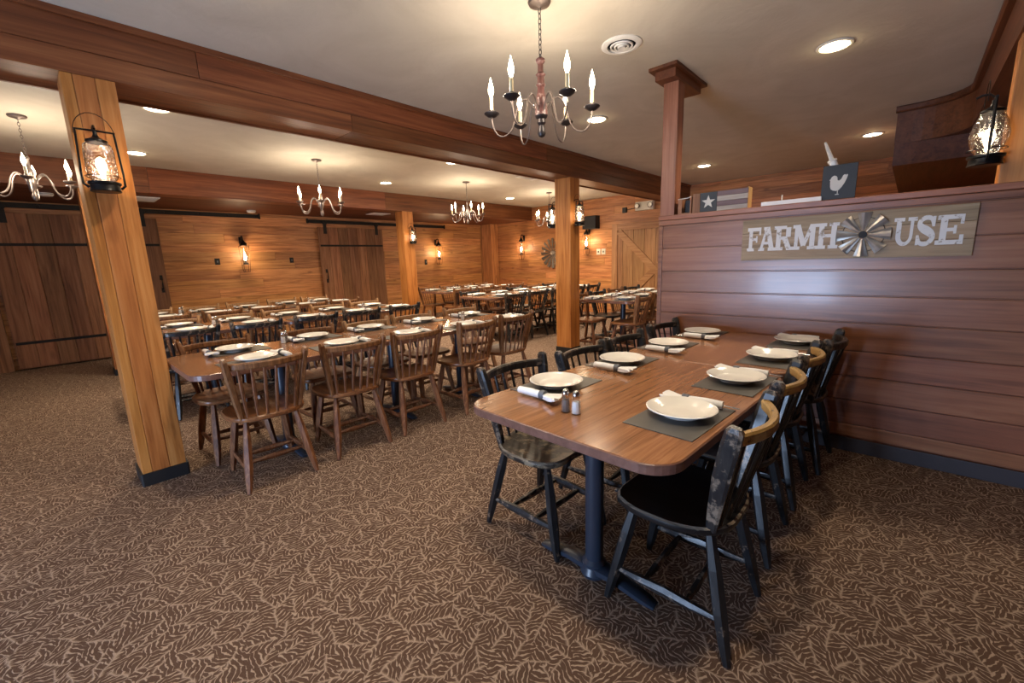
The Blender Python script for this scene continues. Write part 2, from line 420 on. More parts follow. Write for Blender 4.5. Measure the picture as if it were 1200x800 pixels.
# ------------------------------------------------------------------ beams and posts
t = empty('ceiling_beam', (0, 3.72, 2.49), 0, 'large red-brown boxed ceiling beam running over the near post and the middle post', 'beam')
mb = MB()
for a, b_ in ((XR, .9), (.9, 4.6), (4.6, XB)):
    mb.box(a, b_-.003, -.168, .168, .13, .325, .003)
for a, b_ in ((XR, -.6), (-.6, 1.95), (1.95, XB)):
    mb.box(a, b_-.003, -.165, .165, 0.0, .128, .003)
mb.build('beam_casing', M['beam'], t)
mb = MB(); mb.box(XR, XB, -.186, -.168, .285, .325, .004); mb.box(XR, XB, .168, .186, .285, .325, .004)
mb.build('crown_strip', M['beam'], t)
t['label'] = 'large red-brown boxed ceiling beam running over the near post and the middle post'
mb = MB(); mb.box(XR, XB, .168, .196, -.012, .05, .003); mb.build('edge_strip', M['beam'], t)
t = empty('ceiling_beam', (0, 8.05, 2.47), 0, 'second red-brown ceiling beam, farther back in front of the barn doors', 'beam')
mb = MB()
for a, b_ in ((XR, 1.2), (1.2, 4.9), (4.9, XB)):
    mb.box(a, b_-.003, -.15, .15, .0, .345, .003)
mb.build('beam_casing', M['beam'], t)

def post(x0, x1, y0, y1, top, label, mat='post', base=True, grooves=(), name='wooden_post'):
    cx, cy = (x0+x1)/2, (y0+y1)/2
    t = empty(name, (cx, cy, 0), 0, label, 'post')
    w, d = (x1-x0)/2, (y1-y0)/2
    mb = MB()
    if grooves:
        xs = [-w]+[(-w+2*w*g) for g in grooves]+[w]
        mb.box(-w+.006, w-.006, -d+.006, d, .0, top)
        for a, b_ in zip(xs, xs[1:]): mb.box(a+.001, b_-.001, -d, -d+.02, 0, top, .0035)
        mb.box(-w, -w+.01, -d+.021, d, 0, top, .003); mb.box(w-.01, w, -d+.021, d, 0, top, .003)
    else: mb.box(-w, w, -d, d, 0, top, .006)
    mb.build('shaft', M[mat], t)
    if base:
        e = .012; mb = MB()
        mb.prism(rrect(-w-e, w+e, -d-e, d+e, .01, 3), 0, .085)
        mb.build('base_trim', M['rubber'], t)
    return t
post(.236, .468, 3.553, 3.81, 2.488, 'near square wooden post of pale honey boards with black base, left of the picture', grooves=(.22, .62))
post(5.106, 5.335, 3.553, 3.815, 2.488, 'middle square honey-brown wooden post with lanterns on two sides')
post(.47, .71, 7.9, 8.16, 2.47, 'square wooden post hidden mostly behind the near post')
post(5.27, 5.53, 7.9, 8.16, 2.47, 'square wooden post under the second beam, beside the right barn door')
t = post(3.612, 3.735, 1.476, 1.597, CZ, 'reddish square post standing on the end of the low plank wall', 'lowtrim', False)
t.location.z = 0
# trim its lower part: rebuild to stand on the cap
for ch in list(t.children):
    for v in ch.data.vertices:
        if v.co.z < 1: v.co.z = 1.708
mb = MB(); mb.prism(rrect(-.22, .44, -.105, .12, .004, 1), CZ-.024, CZ); mb.prism(rrect(-.165, .38, -.075, .09, .004, 1), CZ-.085, CZ-.024)
mb.build('capital', M['soffit'], t)
t = post(3.6, 3.74, -.45, -.31, 2.45, 'square post at the right edge of the picture holding a globe lantern', 'post', False)
for ch in list(t.children):
    for v in ch.data.vertices:
        if v.co.z < 1: v.co.z = 1.708

# ------------------------------------------------------------------ barn doors and rails on the left wall
def barn_door(x0, x1, z1, nb, label, lower=True, handle=None):
    y = 9.62
    t = empty('barn_door', ((x0+x1)/2, y, .03), 0, label, 'door', 'sliding barn doors')
    w = (x1-x0)/2; h = z1-.03; mb = MB(); bw = 2*w/nb
    for i in range(nb):
        mb.box(-w+bw*i+.002, -w+bw*(i+1)-.002, -.02, .02, 0, h, .004)
    mb.build('door_boards', M['barn'], t)
    for z in ((1.86, .42) if lower else (1.86,)):
        mb = MB(); mb.box(-w+.02, w-.02, -.03, -.02, z-.035-.03, z-.03+.005, .002)
        for k in (-.9, -.5, 0, .5, .9): mb.lathe([(.012, -.036), (.014, -.03)], 8, (w*k, 0, z-.045), 'y')
        mb.build('strap', M['strap'], t)
    if handle is not None:
        mb = MB(); mb.sweep([(handle, -.02, 1.26), (handle, -.06, 1.24), (handle, -.065, 1.15), (handle, -.06, 1.06), (handle, -.02, 1.04)], .011, n=6)
        mb.box(handle-.02, handle+.02, -.028, -.02, 1.0, 1.08); mb.box(handle-.02, handle+.02, -.028, -.02, 1.22, 1.30)
        mb.build('handle', M['strap'], t)
    for k in (-.8, .8):
        mb = MB(); mb.box(w*k-.035, w*k+.035, -.034, -.02, h-.14, h+.06, .003)
        mb.lathe([(.045, -.045), (.055, -.04), (.055, -.022), (.045, -.018)], 16, (w*k, 0, h+.1), 'y')
        mb.build('hanger', M['strap'], t)
    return t
barn_door(-.45, 1.47, 2.29, 9, 'wide sliding barn door of brown vertical boards behind the near post', handle=.88)
barn_door(4.22, 5.79, 2.24, 7, 'sliding barn door of greyed vertical boards beside the far post', handle=-.69)
def rail(x0, x1, z, label):
    t = empty('door_rail', ((x0+x1)/2, 9.64, z), 0, label, 'rail'); w = (x1-x0)/2
    MB().box(-w, w, -.03, -.015, -.036, .036, .003).build('rail_bar', M['strap'], t)
    n = int((x1-x0)/.5)
    for i in range(n+1):
        mb = MB(); x = -w+.06+(2*w-.12)*i/n
        mb.lathe([(.018, -.04), (.022, -.03), (.018, -.014), (.014, .08)], 8, (x, 0, 0), 'y'); mb.build('spacer', M['strap'], t)
    MB().box(-w, -w+.03, -.055, -.03, -.05, .05).build('end_stop', M['strap'], t)
    MB().box(w-.03, w, -.055, -.03, -.05, .05).build('end_stop', M['strap'], t)
rail(-1.9, 3.1, 2.405, 'black sliding door rail over the wide left barn door')
rail(4.0, 7.75, 2.36, 'black sliding door rail over the right barn door')
mb = MB(); mb.box(-.72, -.5, 9.64, YB, 0, 2.47, .004); mb.box(-1.5, -1.4, 9.66, YB, 0, 2.47); struct(mb.build('trim_6', M['barn']))

# braced door on the back wall
t = empty('barn_door', (9.44, 4.25, 0), 0, 'pale brown door with diagonal braces at the right of the back wall', 'door')
mb = MB()
for i in range(8): mb.box(-.01, .015, -1.08+.27*i+.003, -1.08+.27*(i+1)-.003, .02, 2.14, .004)
mb.build('door_boards', M['door'], t)
mb = MB()
for y in (-1.09, .94): mb.box(-.035, -.01, y, y+.15, .02, 2.156, .003)
mb.build('stile', M['door'], t)
mb = MB()
for z in (.02, 2.0): mb.box(-.033, -.01, -.94, .94, z, z+.15, .003)
mb.build('rail', M['door_diag'], t)
for s in (1, -1):
    mb = MB(); a = math.atan2(1.83, 1.86)*s
    mb.box(-.03-(s+1)*.004, -.01, -1.28, 1.28, -.075, .075, .002, mat=Matrix.Translation((0, 0, 1.085)) @ Matrix.Rotation(a, 4, 'X'))
    mb.build('diagonal_brace', M['door_diag'], t)

# ------------------------------------------------------------------ chairs
def arc(x, half, bow): return -bow*(1-(x/half)**2)
def make_chair(kind, label):
    wm = {'brown': M['brown'], 'black': M['black'], 'blackbare': M['black'], 'blackworn': M['black'], 'tan': M['tan']}[kind]
    sm = {'brown': M['brown_seat'], 'black': M['black_seat'], 'blackbare': M['black_seat'], 'blackworn': M['worn_seat'], 'tan': M['brown_seat']}[kind]
    cm = M['crest_bare'] if kind == 'blackbare' else wm
    st = M['black_worn'] if kind.startswith('black') else wm
    if kind in ('black', 'blackworn'): cm = st
    t = empty('spindle_back_chair', (0, 0, 0), 0, label, 'chair')
    # seat: rounded shield, dished
    out = []
    n = 40
    for k in range(n):
        a = 2*PI*k/n; ca, sa = math.cos(a), math.sin(a)
        p = 3.4
        rr = (abs(ca)**p+abs(sa)**p)**(-1/p)
        x, y = rr*ca, rr*sa
        wx = .240 if y > -.2 else .240-.03*(-.2-y)/.8
        out.append((x*wx*(1-.035*max(0, -y)), y*(.225 if y > 0 else .205)-.01*math.cos(x*PI)*(y > .8)))
    z0, z1 = .437, .474
    rings = [[(x*s, y*s, z) for x, y in out] for s, z in ((.90, z0), (.985, z0+.010), (1, z0+.02), (.992, z1-.006), (.955, z1), (.78, z1-.006), (.5, z1-.013), (.15, z1-.013))]
    seat = MB().loft(rings).build('seat', sm, t, smooth=True)
    if kind.startswith('black'):
        seat.data.materials.append(M['rim'])
        for p in seat.data.polygons:
            zc_ = sum(seat.data.vertices[i].co.z for i in p.vertices)/len(p.vertices)
            if len(p.vertices) == 4 and z1-.0059 < zc_ < z1-.001 and max((seat.data.vertices[i].co.xy.length for i in p.vertices)) > .2 and p.normal.z > .1 and p.area < .0008: p.material_index = 1
    legs = {}
    for sx in (-1, 1):
        for sy in (-1, 1):
            top = Vector((sx*.145, sy*.135, z0+.012)); ft = Vector((sx*(.205 if sy < 0 else .195), sy*.232, 0.004))
            ps = [top.lerp(ft, q) for q in (0, .3, .62, .85, 1)]
            MB().sweep(ps, [(.015, .017), (.024, .026), (.027, .024), (.022, .020), (.013, .014)], n=6).build('leg', wm, t)
            legs[sx, sy] = (top, ft)
    mids = {}
    for sx in (-1, 1):
        a = legs[sx, -1][0].lerp(legs[sx, -1][1], .68); b_ = legs[sx, 1][0].lerp(legs[sx, 1][1], .68)
        MB().sweep([a.lerp(b_, q) for q in (0, .25, .5, .75, 1)], [(.010, .010), (.016, .018), (.013, .024), (.017, .018), (.010, .010)], n=6).build('side_stretcher', st, t)
        mids[sx] = (a, b_)
    for q in (.3, .7):
        a = mids[-1][0].lerp(mids[-1][1], q); b_ = mids[1][0].lerp(mids[1][1], q)
        ps = [a.lerp(b_, k) for k in (0, .25, .5, .75, 1)]
        MB().sweep(ps, [(.009, .009), (.016, .015), (.012, .021), (.016, .015), (.009, .009)], n=6).build('cross_stretcher', st, t)
    half, bow = .205, .07
    for sx in (-1, 1):
        ps = [(sx*.170, -.148, z1-.012), (sx*.183, -.160, .55), (sx*.202, -.180, .68), (sx*.221, -.204, .80), (sx*.229, -.215, .852), (sx*.231, -.218, .866)]
        MB().sweep(ps, [(.013, .017), (.017, .022), (.018, .028), (.018, .029), (.016, .026), (.010, .016)], up=(0, 1, 0), n=-8).build('back_post', st, t)
    xs = [half*1.05*(-1+2*i/10) for i in range(11)]
    MB().sweep([(x, -.200+arc(x, half*1.05, bow), .812) for x in xs], (.014, .021), n=-8).build('crest_rail', cm, t)
    for i in range(6):
        q = -1+2*(i+.5)/6; xt = q*half*.97; xb = q*.165
        yb = -.160-.018*(1-q*q); yt = -.200+arc(xt, half*1.05, bow)
        p0 = Vector((xb, yb, z1-.012)); p1 = Vector((xt, yt, .795))
        MB().sweep([p0.lerp(p1, k) for k in (0, .25, .6, 1)], [(.007, .006), (.010, .007), (.011, .007), (.0075, .006)], up=(0, 1, 0), n=6).build('spindle', wm, t)
    return t
PROTO = {}
def chair(kind, x, y, rz, label, group):
    if kind not in PROTO:
        t = make_chair(kind, label); t.location = (x, y, 0); t.rotation_euler = (0, 0, rz); t['group'] = group
        PROTO[kind] = t; return t
    return copy_tree(PROTO[kind], (x, y, 0), rz, label, group)

# ------------------------------------------------------------------ tables
TZ = .778
def table(cx, cy, L, W, rz, peds, label, group):
    t = empty('dining_table', (cx, cy, 0), rz, label, 'table', group)
    o_ = rrect(-L/2, L/2, -W/2, W/2, .115, 8)
    def sc(e): return rrect(-L/2+e, L/2-e, -W/2+e, W/2-e, .115-e, 8)
    mb = MB(); mb.loft([[(x, y, TZ-.036) for x, y in sc(.003)], [(x, y, TZ-.003) for x, y in sc(.003)], [(x, y, TZ) for x, y in sc(.006)]])
    mb.build('tabletop', M['laminate'], t)
    mb = MB(); prof = [(.0035, TZ-.037), (0, TZ-.034), (0, TZ-.004), (.0035, TZ-.0012)]
    rings = [[(x, y, z) for x, y in sc(e)] for e, z in prof]; mb.loft(rings, cap=False)
    mb.build('edge_band', M['tedge'], t)
    for px in peds:
        mb = MB(); mb.lathe([(.052, .045), (.052, .075), (.039, .09), (.039, TZ-.075), (.055, TZ-.065), (.055, TZ-.045)], 24, (px, 0, 0))
        mb.box(px-.06, px+.06, -.24, .24, TZ-.046, TZ-.037)
        mb.build('pedestal', M['iron'], t, smooth=True)
        mb = MB()
        for s in (-1, 1):
            mb.sweep([(px, s*.02, .052), (px, s*.12, .045), (px, s*.24, .026), (px, s*.29, .018)], [(.045, .02), (.034, .016), (.03, .014), (.022, .008)], n=-8)
        mb.lathe([(.055, .012), (.062, .03), (.052, .06)], 20, (px, 0, 0))
        mb.build('pedestal_foot', M['iron'], t, smooth=True)
    return t

# ------------------------------------------------------------------ place setting things (diner sits at -Y looking +Y)
def make_plate():
    prof = [(.002, .0), (.075, .0), (.078, .004), (.085, .006), (.118, .018), (.136, .0225), (.137, .0245), (.133, .026), (.112, .0205), (.092, .0115), (.082, .0085), (.04, .0075), (.002, .0075)]
    prof = [(r_*.94, z_*1.28) for r_, z_ in prof]
    t = MB().lathe(prof, 40).build('dinner_plate', M['plate'], smooth=True)
    return tag(t, cat='plate')
def make_mat():
    return tag(MB().box(-.196, .196, -.13, .13, 0, .003, .001).build('placemat', M['mat']), cat='placemat')
def make_roll():
    t = empty('napkin_roll', cat='napkin')
    mb = MB(); mb.sweep([(0, -.10, .018), (0, -.04, .019), (0, .02, .018), (0, .05, .016)], [(.017, .0155), (.019, .0175), (.018, .017), (.016, .013)], n=14)
    mb.build('rolled_napkin', M['napkin'], t, smooth=True)
    mb = MB()
    rings = []
    for y, w, h, z in ((.045, .015, .013, .016), (.07, .026, .012, .017), (.10, .040, .010, .020), (.125, .046, .008, .024), (.135, .040, .0045, .024)):
        rings.append([(w*math.cos(a), y+.006*math.cos(5*a), max(.0012, z+h*math.sin(a)+.005*math.sin(3*a)*w/.04)) for a in [2*PI*k/16 for k in range(16)]])
    mb.loft(rings); mb.build('flared_napkin_end', M['napkin'], t, smooth=True)
    MB().lathe([(.0198, .028), (.0202, .03), (.0202, .052), (.0198, .054)], 18, (0, 0, .0195), 'y').build('paper_band', M['band'], t, smooth=True)
    mb = MB(); mb.sweep([(.004, -.08, .018), (.005, -.125, .014), (.005, -.15, .012), (.005, -.158, .012)], [(.004, .002), (.0065, .002), (.008, .0022), (.005, .002)], n=6)
    mb.build('cutlery_handle', M['cutlery'], t)
    return t
def make_shaker(fill, nm):
    t = empty(nm, cat='shaker')
    MB().lathe([(.019, 0), (.021, .003), (.020, .03), (.0165, .062), (.013, .070)], 10).build('glass_body', M['glass'], t)
    MB().lathe([(.016, .003), (.0175, .005), (.0165, .035), (.0145, .052)], 10).build('contents', M[fill], t)
    MB().lathe([(.0145, .069), (.0155, .072), (.0145, .085), (.010, .093), (.004, .096)], 14).build('cap', M['chrome'], t, smooth=True)
    return t
P_ = {}
def put(kind, mk, x, y, z, rz, label, group):
    if kind not in P_:
        o = mk(); P_[kind] = o; o.location = (x, y, z); o.rotation_euler = (0, 0, rz); o['label'] = label; o['group'] = group; return o
    return copy_tree(P_[kind], (x, y, z), rz, label, group)
def setting(x, y, rz, where, row='', askew=0, off=.172, fwd=0):
    """x, y: plate centre"""
    c, s = math.cos(rz), math.sin(rz)
    def W(a, b_): return x+a*c-b_*s, y+a*s+b_*c
    px, py = W(-.015, -.005)
    put('mat', make_mat, px, py, TZ+.0004, rz+random.uniform(-.03, .03), 'charcoal placemat'+where, 'placemats on '+row)
    put('plate', make_plate, x, y, TZ+.0042, random.uniform(0, 1), 'round cream plate'+where, 'plates on '+row)
    rx, ry = W(off, fwd)
    put('roll', make_roll, rx, ry, TZ+.004, rz+askew, 'rolled white napkin'+where, 'napkin rolls on '+row)
ORD = ['first', 'second', 'third', 'fourth', 'fifth', 'sixth']

# ---- near table: two tables pushed end to end against the low wall
RZ = -R(2.7); A0 = Vector((1.125, .905, 0)); AX = Vector((math.cos(RZ), math.sin(RZ), 0)); AY = Vector((-AX.y, AX.x, 0))
def onT(u, v): p = A0+AX*u+AY*v; return p.x, p.y
L1, L2, W0 = 1.30, 1.13, .93
x, y = onT(L1/2, 0); table(x, y, L1, W0, RZ, (-.33, .33), 'nearest walnut-topped table with rounded corners, salt and pepper standing on it', 'tables in the foreground row')
x, y = onT(L1+.003+L2/2, 0); table(x, y, L2, W0, RZ, (-.27, .27), 'walnut-topped table pushed up against the low plank wall', 'tables in the foreground row')
us = (.455, 1.055, 1.64, 2.21)
wn = ['nearest the viewer', 'second from the viewer', 'third from the viewer', 'fourth, by the low wall']
for i, u in enumerate(us):
    x, y = onT(u, -.30); setting(x, y, RZ, ' on the right of the foreground table, '+wn[i], row='the foreground table', off=.138, fwd=.0, askew=.12)
    x, y = onT(u, .315); setting(x, y, RZ+PI, ' on the left of the foreground table, '+wn[i], row='the foreground table', off=.20, fwd=.05)
kR = ['blackbare']*3+['black']
kl = ['blackworn', 'black', 'black', 'black']
dR = ['black chair with bare yellow crest', 'black chair with bare yellow crest', 'black chair with bare yellow crest', 'black chair with dark crest']
dL = ['black chair with worn bare seat', 'black chair', 'black chair', 'black chair']
rotR = (.0, .02, .01, -.03); rotL = (-.05, -.02, -.01, -.04)
for i, u in enumerate(us):
    x, y = ((1.565, .55), (2.17, .56), (2.75, .56), (3.29, .51))[i]; chair(kR[i], x, y, rotR[i], dR[i]+', right of the foreground table, '+wn[i], 'chairs on the right of the foreground table')
    x, y = ((1.61, 1.285), (2.14, 1.20), (2.66, 1.19), (3.31, 1.20))[i]; chair(kl[i], x, y, PI+rotL[i], dL[i]+', left of the foreground table, '+wn[i], 'chairs on the left of the foreground table')
put('pepper', lambda: make_shaker('pepper', 'pepper_shaker'), 1.332, .955, TZ, 0, 'glass pepper shaker with chrome cap on the foreground table', 'salt and pepper shakers')
put('salt', lambda: make_shaker('salt', 'salt_shaker'), 1.336, .908, TZ, 0, 'glass salt shaker full of white salt on the foreground table', 'salt and pepper shakers')

# ---- the long rows
def row(nm, x0, x1, yc, W, xs, yf, yb, tables, kf, kb, fx=None, bx=None, cyf=None, cyb=None, shk=(), left='left', skipb=(), df=None):
    for j, (a, b_, pd) in enumerate(tables):
        mid = (a+b_)/2
        table(mid, yc, b_-a-.004, W, 0, [p-mid for p in pd], ('left-hand' if j == 0 else ('right-hand' if j == len(tables)-1 else 'middle'))+' brown table of '+nm, 'tables of '+nm)
    for i, x in enumerate(xs):
        pl = ORD[i]+' from left'
        setting(x, yf[i] if isinstance(yf, (list, tuple)) else yf, random.uniform(-.05, .05), f', near side of {nm}, {pl}', row=nm)
        setting(x+.01, yb[i] if isinstance(yb, (list, tuple)) else yb, PI+random.uniform(-.05, .05), f', far side of {nm}, {pl}', row=nm)
    word = {'brown': 'worn brown', 'black': 'black', 'tan': 'pale brown'}
    for i, x in enumerate(fx or xs):
        k = kf[i % len(kf)]
        chair(k, x, (cyf[i] if isinstance(cyf, (list, tuple)) else (cyf if cyf else yc-W/2-.02))+random.uniform(-.015, .015), random.uniform(-.09, .09), f'{word[k]} chair, near side of {nm}, {ORD[i]} from left', 'chairs on the near side of '+nm)
    for i, x in enumerate(bx or xs):
        if i in skipb: continue
        k = kb[i % len(kb)]
        chair(k, x, (cyb if cyb else yc+W/2+.02)+random.uniform(-.015, .015), PI+random.uniform(-.08, .08), f'{word[k]} chair, far side of {nm}, {ORD[i]} from left', 'chairs on the far side of '+nm)
    for q, (x, y, both) in enumerate(shk):
        wh = f'on {nm}' + (f', {"left" if q == 0 else "right"} one of two' if len(shk) > 1 else '')
        put('salt', None, x, y, TZ, 0, 'glass salt shaker '+wh, 'salt and pepper shakers')
        if both: put('pepper', None, x+.035, y+.035, TZ, 0, 'glass pepper shaker '+wh, 'salt and pepper shakers')

row('the row beside the near post', .48, 3.5, 3.42, .9, (.88, 1.48, 2.04, 2.64, 3.22), (3.15, 3.17, 3.12, 3.08, 3.06), (3.67, 3.72, 3.75, 3.72, 3.65),
    ((.48, 1.77, (1.10,)), (1.77, 3.5, (2.06, 2.85))), ('brown',), ('brown', 'brown', 'tan', 'tan', 'tan'),
    fx=(.87, 1.46, 2.0, 2.63, 3.19), bx=(.83, 1.53, 2.10, 2.62, 3.32), cyf=(3.10, 3.12, 3.1, 3.08, 3.08), cyb=3.72, shk=((1.24, 3.70, 1), (2.93, 3.42, 1)))
row('the second row back', .45, 3.6, 5.61, .92, (.93, 1.51, 2.09, 2.71, 3.29), 5.30, 5.92,
    ((.45, 1.8, (1.12,)), (1.8, 3.6, (2.1, 3.1))), ('black', 'black', 'black', 'black', 'black'), ('tan',),
    fx=(.85, 1.44, 2.06, 2.62, 3.22), cyf=5.15, cyb=5.94, shk=((1.22, 5.72, 1), (2.92, 5.5, 1)))
row('the row nearest the barn doors', .55, 3.65, 7.5, .9, (1.0, 1.58, 2.16, 2.78, 3.34), 7.2, 7.8,
    ((.74, 2.1, (1.4,)), (2.1, 3.65, (2.9,))), ('brown',), ('tan',), cyf=7.05, cyb=7.88, shk=((1.28, 7.83, 1), (3.0, 7.5, 0)))
row('the row behind the middle post', 5.35, 8.3, 3.17, .88, (5.58, 6.15, 6.72, 7.3), 2.96, 3.42,
    ((5.35, 6.8, (5.95,)), (6.8, 8.3, (7.55,))), ('brown',), ('brown', 'black'), cyf=2.88, cyb=3.52, shk=((6.0, 3.3, 1),))
row('the far middle row', 4.98, 8.2, 5.48, .92, (5.36, 5.97, 6.6, 7.2, 7.8), 5.2, 5.78,
    ((4.98, 6.6, (5.8,)), (6.6, 8.2, (7.4,))), ('black',), ('black', 'brown'), cyf=5.05, cyb=5.8, shk=((7.3, 5.5, 1),))
row('the back corner row', 5.6, 8.3, 7.5, .9, (5.9, 6.5, 7.05, 7.6), 7.2, 7.8,
    ((5.6, 6.95, (6.3,)), (6.95, 8.3, (7.6,))), ('brown',), ('brown',), cyf=7.05, cyb=7.88, shk=((6.2, 7.5, 1),))

# ------------------------------------------------------------------ chandeliers
def chandelier(x, y, a0, label, red=False, power=15):
    t = empty('chandelier', (x, y, CZ), 0, label, 'chandelier')
    MB().lathe([(.062, 0), (.066, -.006), (.060, -.018), (.02, -.028), (.008, -.036)], 24).build('ceiling_canopy', M['pewter'], t, smooth=True)
    mb = MB(); z = -.036; k = 0
    while z > -.285 if red else z > -.345:
        up = (1, 0, 0) if k % 2 else (0, 1, 0)
        pts = []
        for q in range(10):
            a = 2*PI*q/10; d = .0085*math.cos(a)
            pts.append((d if k % 2 else 0, 0 if k % 2 else d, z-.014+.018*math.sin(a)))
        mb.sweep(pts, .0022, up=up, n=5, closed=True); z -= .0265; k += 1
    mb.build('chain', M['pewter'] if not red else M['darkcup'], t)
    if red:
        prof = [(.005, -.285), (.018, -.292), (.027, -.30), (.027, -.312), (.016, -.325), (.016, -.36), (.022, -.372), (.029, -.38), (.020, -.392), (.022, -.425), (.029, -.435), (.019, -.447), (.024, -.49), (.031, -.505), (.027, -.515), (.033, -.54), (.036, -.575), (.038, -.60)]
        MB().lathe(prof, 24).build('turned_column', M['redspindle'], t, smooth=True)
        MB().lathe([(.038, -.60), (.033, -.612), (.022, -.62), (.025, -.64), (.015, -.655), (.021, -.68), (.024, -.70), (.016, -.715), (.004, -.72)], 24).build('finial', M['darkcup'], t, smooth=True)
    else:
        prof = [(.004, -.34), (.016, -.35), (.02, -.37), (.012, -.385), (.012, -.44), (.022, -.46), (.028, -.50), (.024, -.53), (.034, -.56), (.036, -.59), (.022, -.62), (.012, -.65), (.016, -.675), (.024, -.70), (.02, -.725), (.003, -.745)]
        MB().lathe(prof, 20).build('turned_column', M['pewter'], t, smooth=True)
    rad = .295; zc = -.565; am = M['pewter']
    for k in range(6):
        a = a0+k*PI/3; ca, sa = math.cos(a), math.sin(a)
        prof = [(.03, -.585), (.045, -.55), (.07, -.515), (.10, -.505), (.125, -.525), (.145, -.57), (.16, -.625), (.185, -.675), (.225, -.70), (.262, -.69), (.287, -.65), (rad, -.60), (rad, zc-.012)]
        # smooth by subdivision
        P2 = []
        for i in range(len(prof)-1):
            p0, p1, p2, p3 = prof[max(i-1, 0)], prof[i], prof[i+1], prof[min(i+2, len(prof)-1)]
            for q in (0, .34, .67):
                f = lambda u, v, w, z_: .5*((2*v)+(-u+w)*q+(2*u-5*v+4*w-z_)*q*q+(-u+3*v-3*w+z_)*q**3)
                P2.append((f(p0[0], p1[0], p2[0], p3[0]), f(p0[1], p1[1], p2[1], p3[1])))
        P2.append(prof[-1])
        arm = MB().sweep([(r_*ca, r_*sa, z_) for r_, z_ in P2], .0048 if red else .007, up=(-sa, ca, 0), n=6).build('arm', am, t, smooth=True)
        cx, cy = rad*ca, rad*sa
        MB().lathe([(.004, zc-.03), (.022, zc-.024), (.044, zc-.009), (.046, zc-.004), (.042, zc), (.014, zc-.004), (.014, zc+.014), (.004, zc+.015)], 20, (cx, cy, 0)).build('candle_cup', M['darkcup'] if red else M['pewter'], arm, smooth=True)
        MB().lathe([(.0105, zc+.014), (.0105, zc+.082)], 12, (cx, cy, 0)).build('candle_sleeve', M['candle'], arm, smooth=True)
        MB().lathe([(.006, zc+.082), (.009, zc+.092), (.0155, zc+.112), (.0165, zc+.128), (.012, zc+.15), (.005, zc+.175), (.001, zc+.192)], 12, (cx, cy, 0)).build('candle_bulb', M['bulb'], arm, smooth=True)
    for k in range(3):
        a = a0+R(30)+k*2*PI/3
        l = light('chandelier_light', 'POINT', (x+.3*math.cos(a), y+.3*math.sin(a), CZ-.50), power/3, (1, .83, .63), shadow_soft_size=.06)
    return t
chandelier(2.14, 1.69, R(6.3), 'near chandelier with turned red wooden column and six candle bulbs', red=True, power=15)
chandelier(.07, 6.07, R(25), 'pewter chandelier at the far left edge, partly behind the near post')
chandelier(2.76, 6.08, math.atan2(6.08, 2.76)+R(0), 'pewter chandelier hanging before the wall between the two barn doors')
chandelier(5.47, 6.09, math.atan2(6.09, 5.47)+R(14), 'pewter chandelier left of the middle post')
chandelier(7.75, 5.95, math.atan2(5.9, 7.7)+R(10), 'farthest pewter chandelier, half hidden by the middle post')

# ------------------------------------------------------------------ recessed downlights
cans = [(4.08, .55, 'in front of the low plank wall, largest in the picture'), (7.43, .51, 'beyond the low wall near the soffit'), (7.64, 2.65, 'beyond the low wall above the star box'), (4.2, 2.58, 'seen just below the near chandelier'),
        (1.0, 7.05, 'near the second beam, right of the near post lantern'), (.92, 5.07, 'peeping out under the large beam behind the near post'), (4.38, 7.0, 'by the second beam between two chandeliers'), (4.29, 5.04, 'peeping out under the large beam, between the two pewter chandeliers'),
        (7.63, 7.0, 'in the far corner by the second beam'), (7.58, 4.96, 'right beside the top of the middle post')]
def make_can():
    t = empty('recessed_downlight', cat='ceiling light')
    MB().lathe([(.112, 0), (.114, -.004), (.108, -.010), (.092, -.011), (.088, -.006), (.088, 0)], 32, cap=False).build('trim_ring', M['trimring'], t, smooth=True)
    MB().lathe([(.001, -.012), (.05, -.0115), (.088, -.007), (.088, -.002)], 32).build('lens', M['can'], t, smooth=True)
    return t
for x, y, w in cans+[(.9, .55, None), (.9, 2.6, None)]:
    if w: put('can', make_can, x, y, CZ, 0, 'round recessed downlight '+w, 'recessed downlights')
    else: put('can', make_can, x, y, CZ, 0, 'round recessed downlight overhead in front of the near post, '+('nearer' if y < 1 else 'farther')+' of two', 'recessed downlights')
    pw = 27 if y > 3.5 else 11
    if y > 3.5 and x < 2: pw = 10
    if w is None: pw = 8
    light('downlight_lamp', 'AREA', (x, y, CZ-.02), pw, (1, .82, .60), shape='DISK', size=.16, spread=R(140))
    light('downlight_glow', 'POINT', (x, y, CZ-.06), .35, (1, .78, .45), shadow_soft_size=.03)

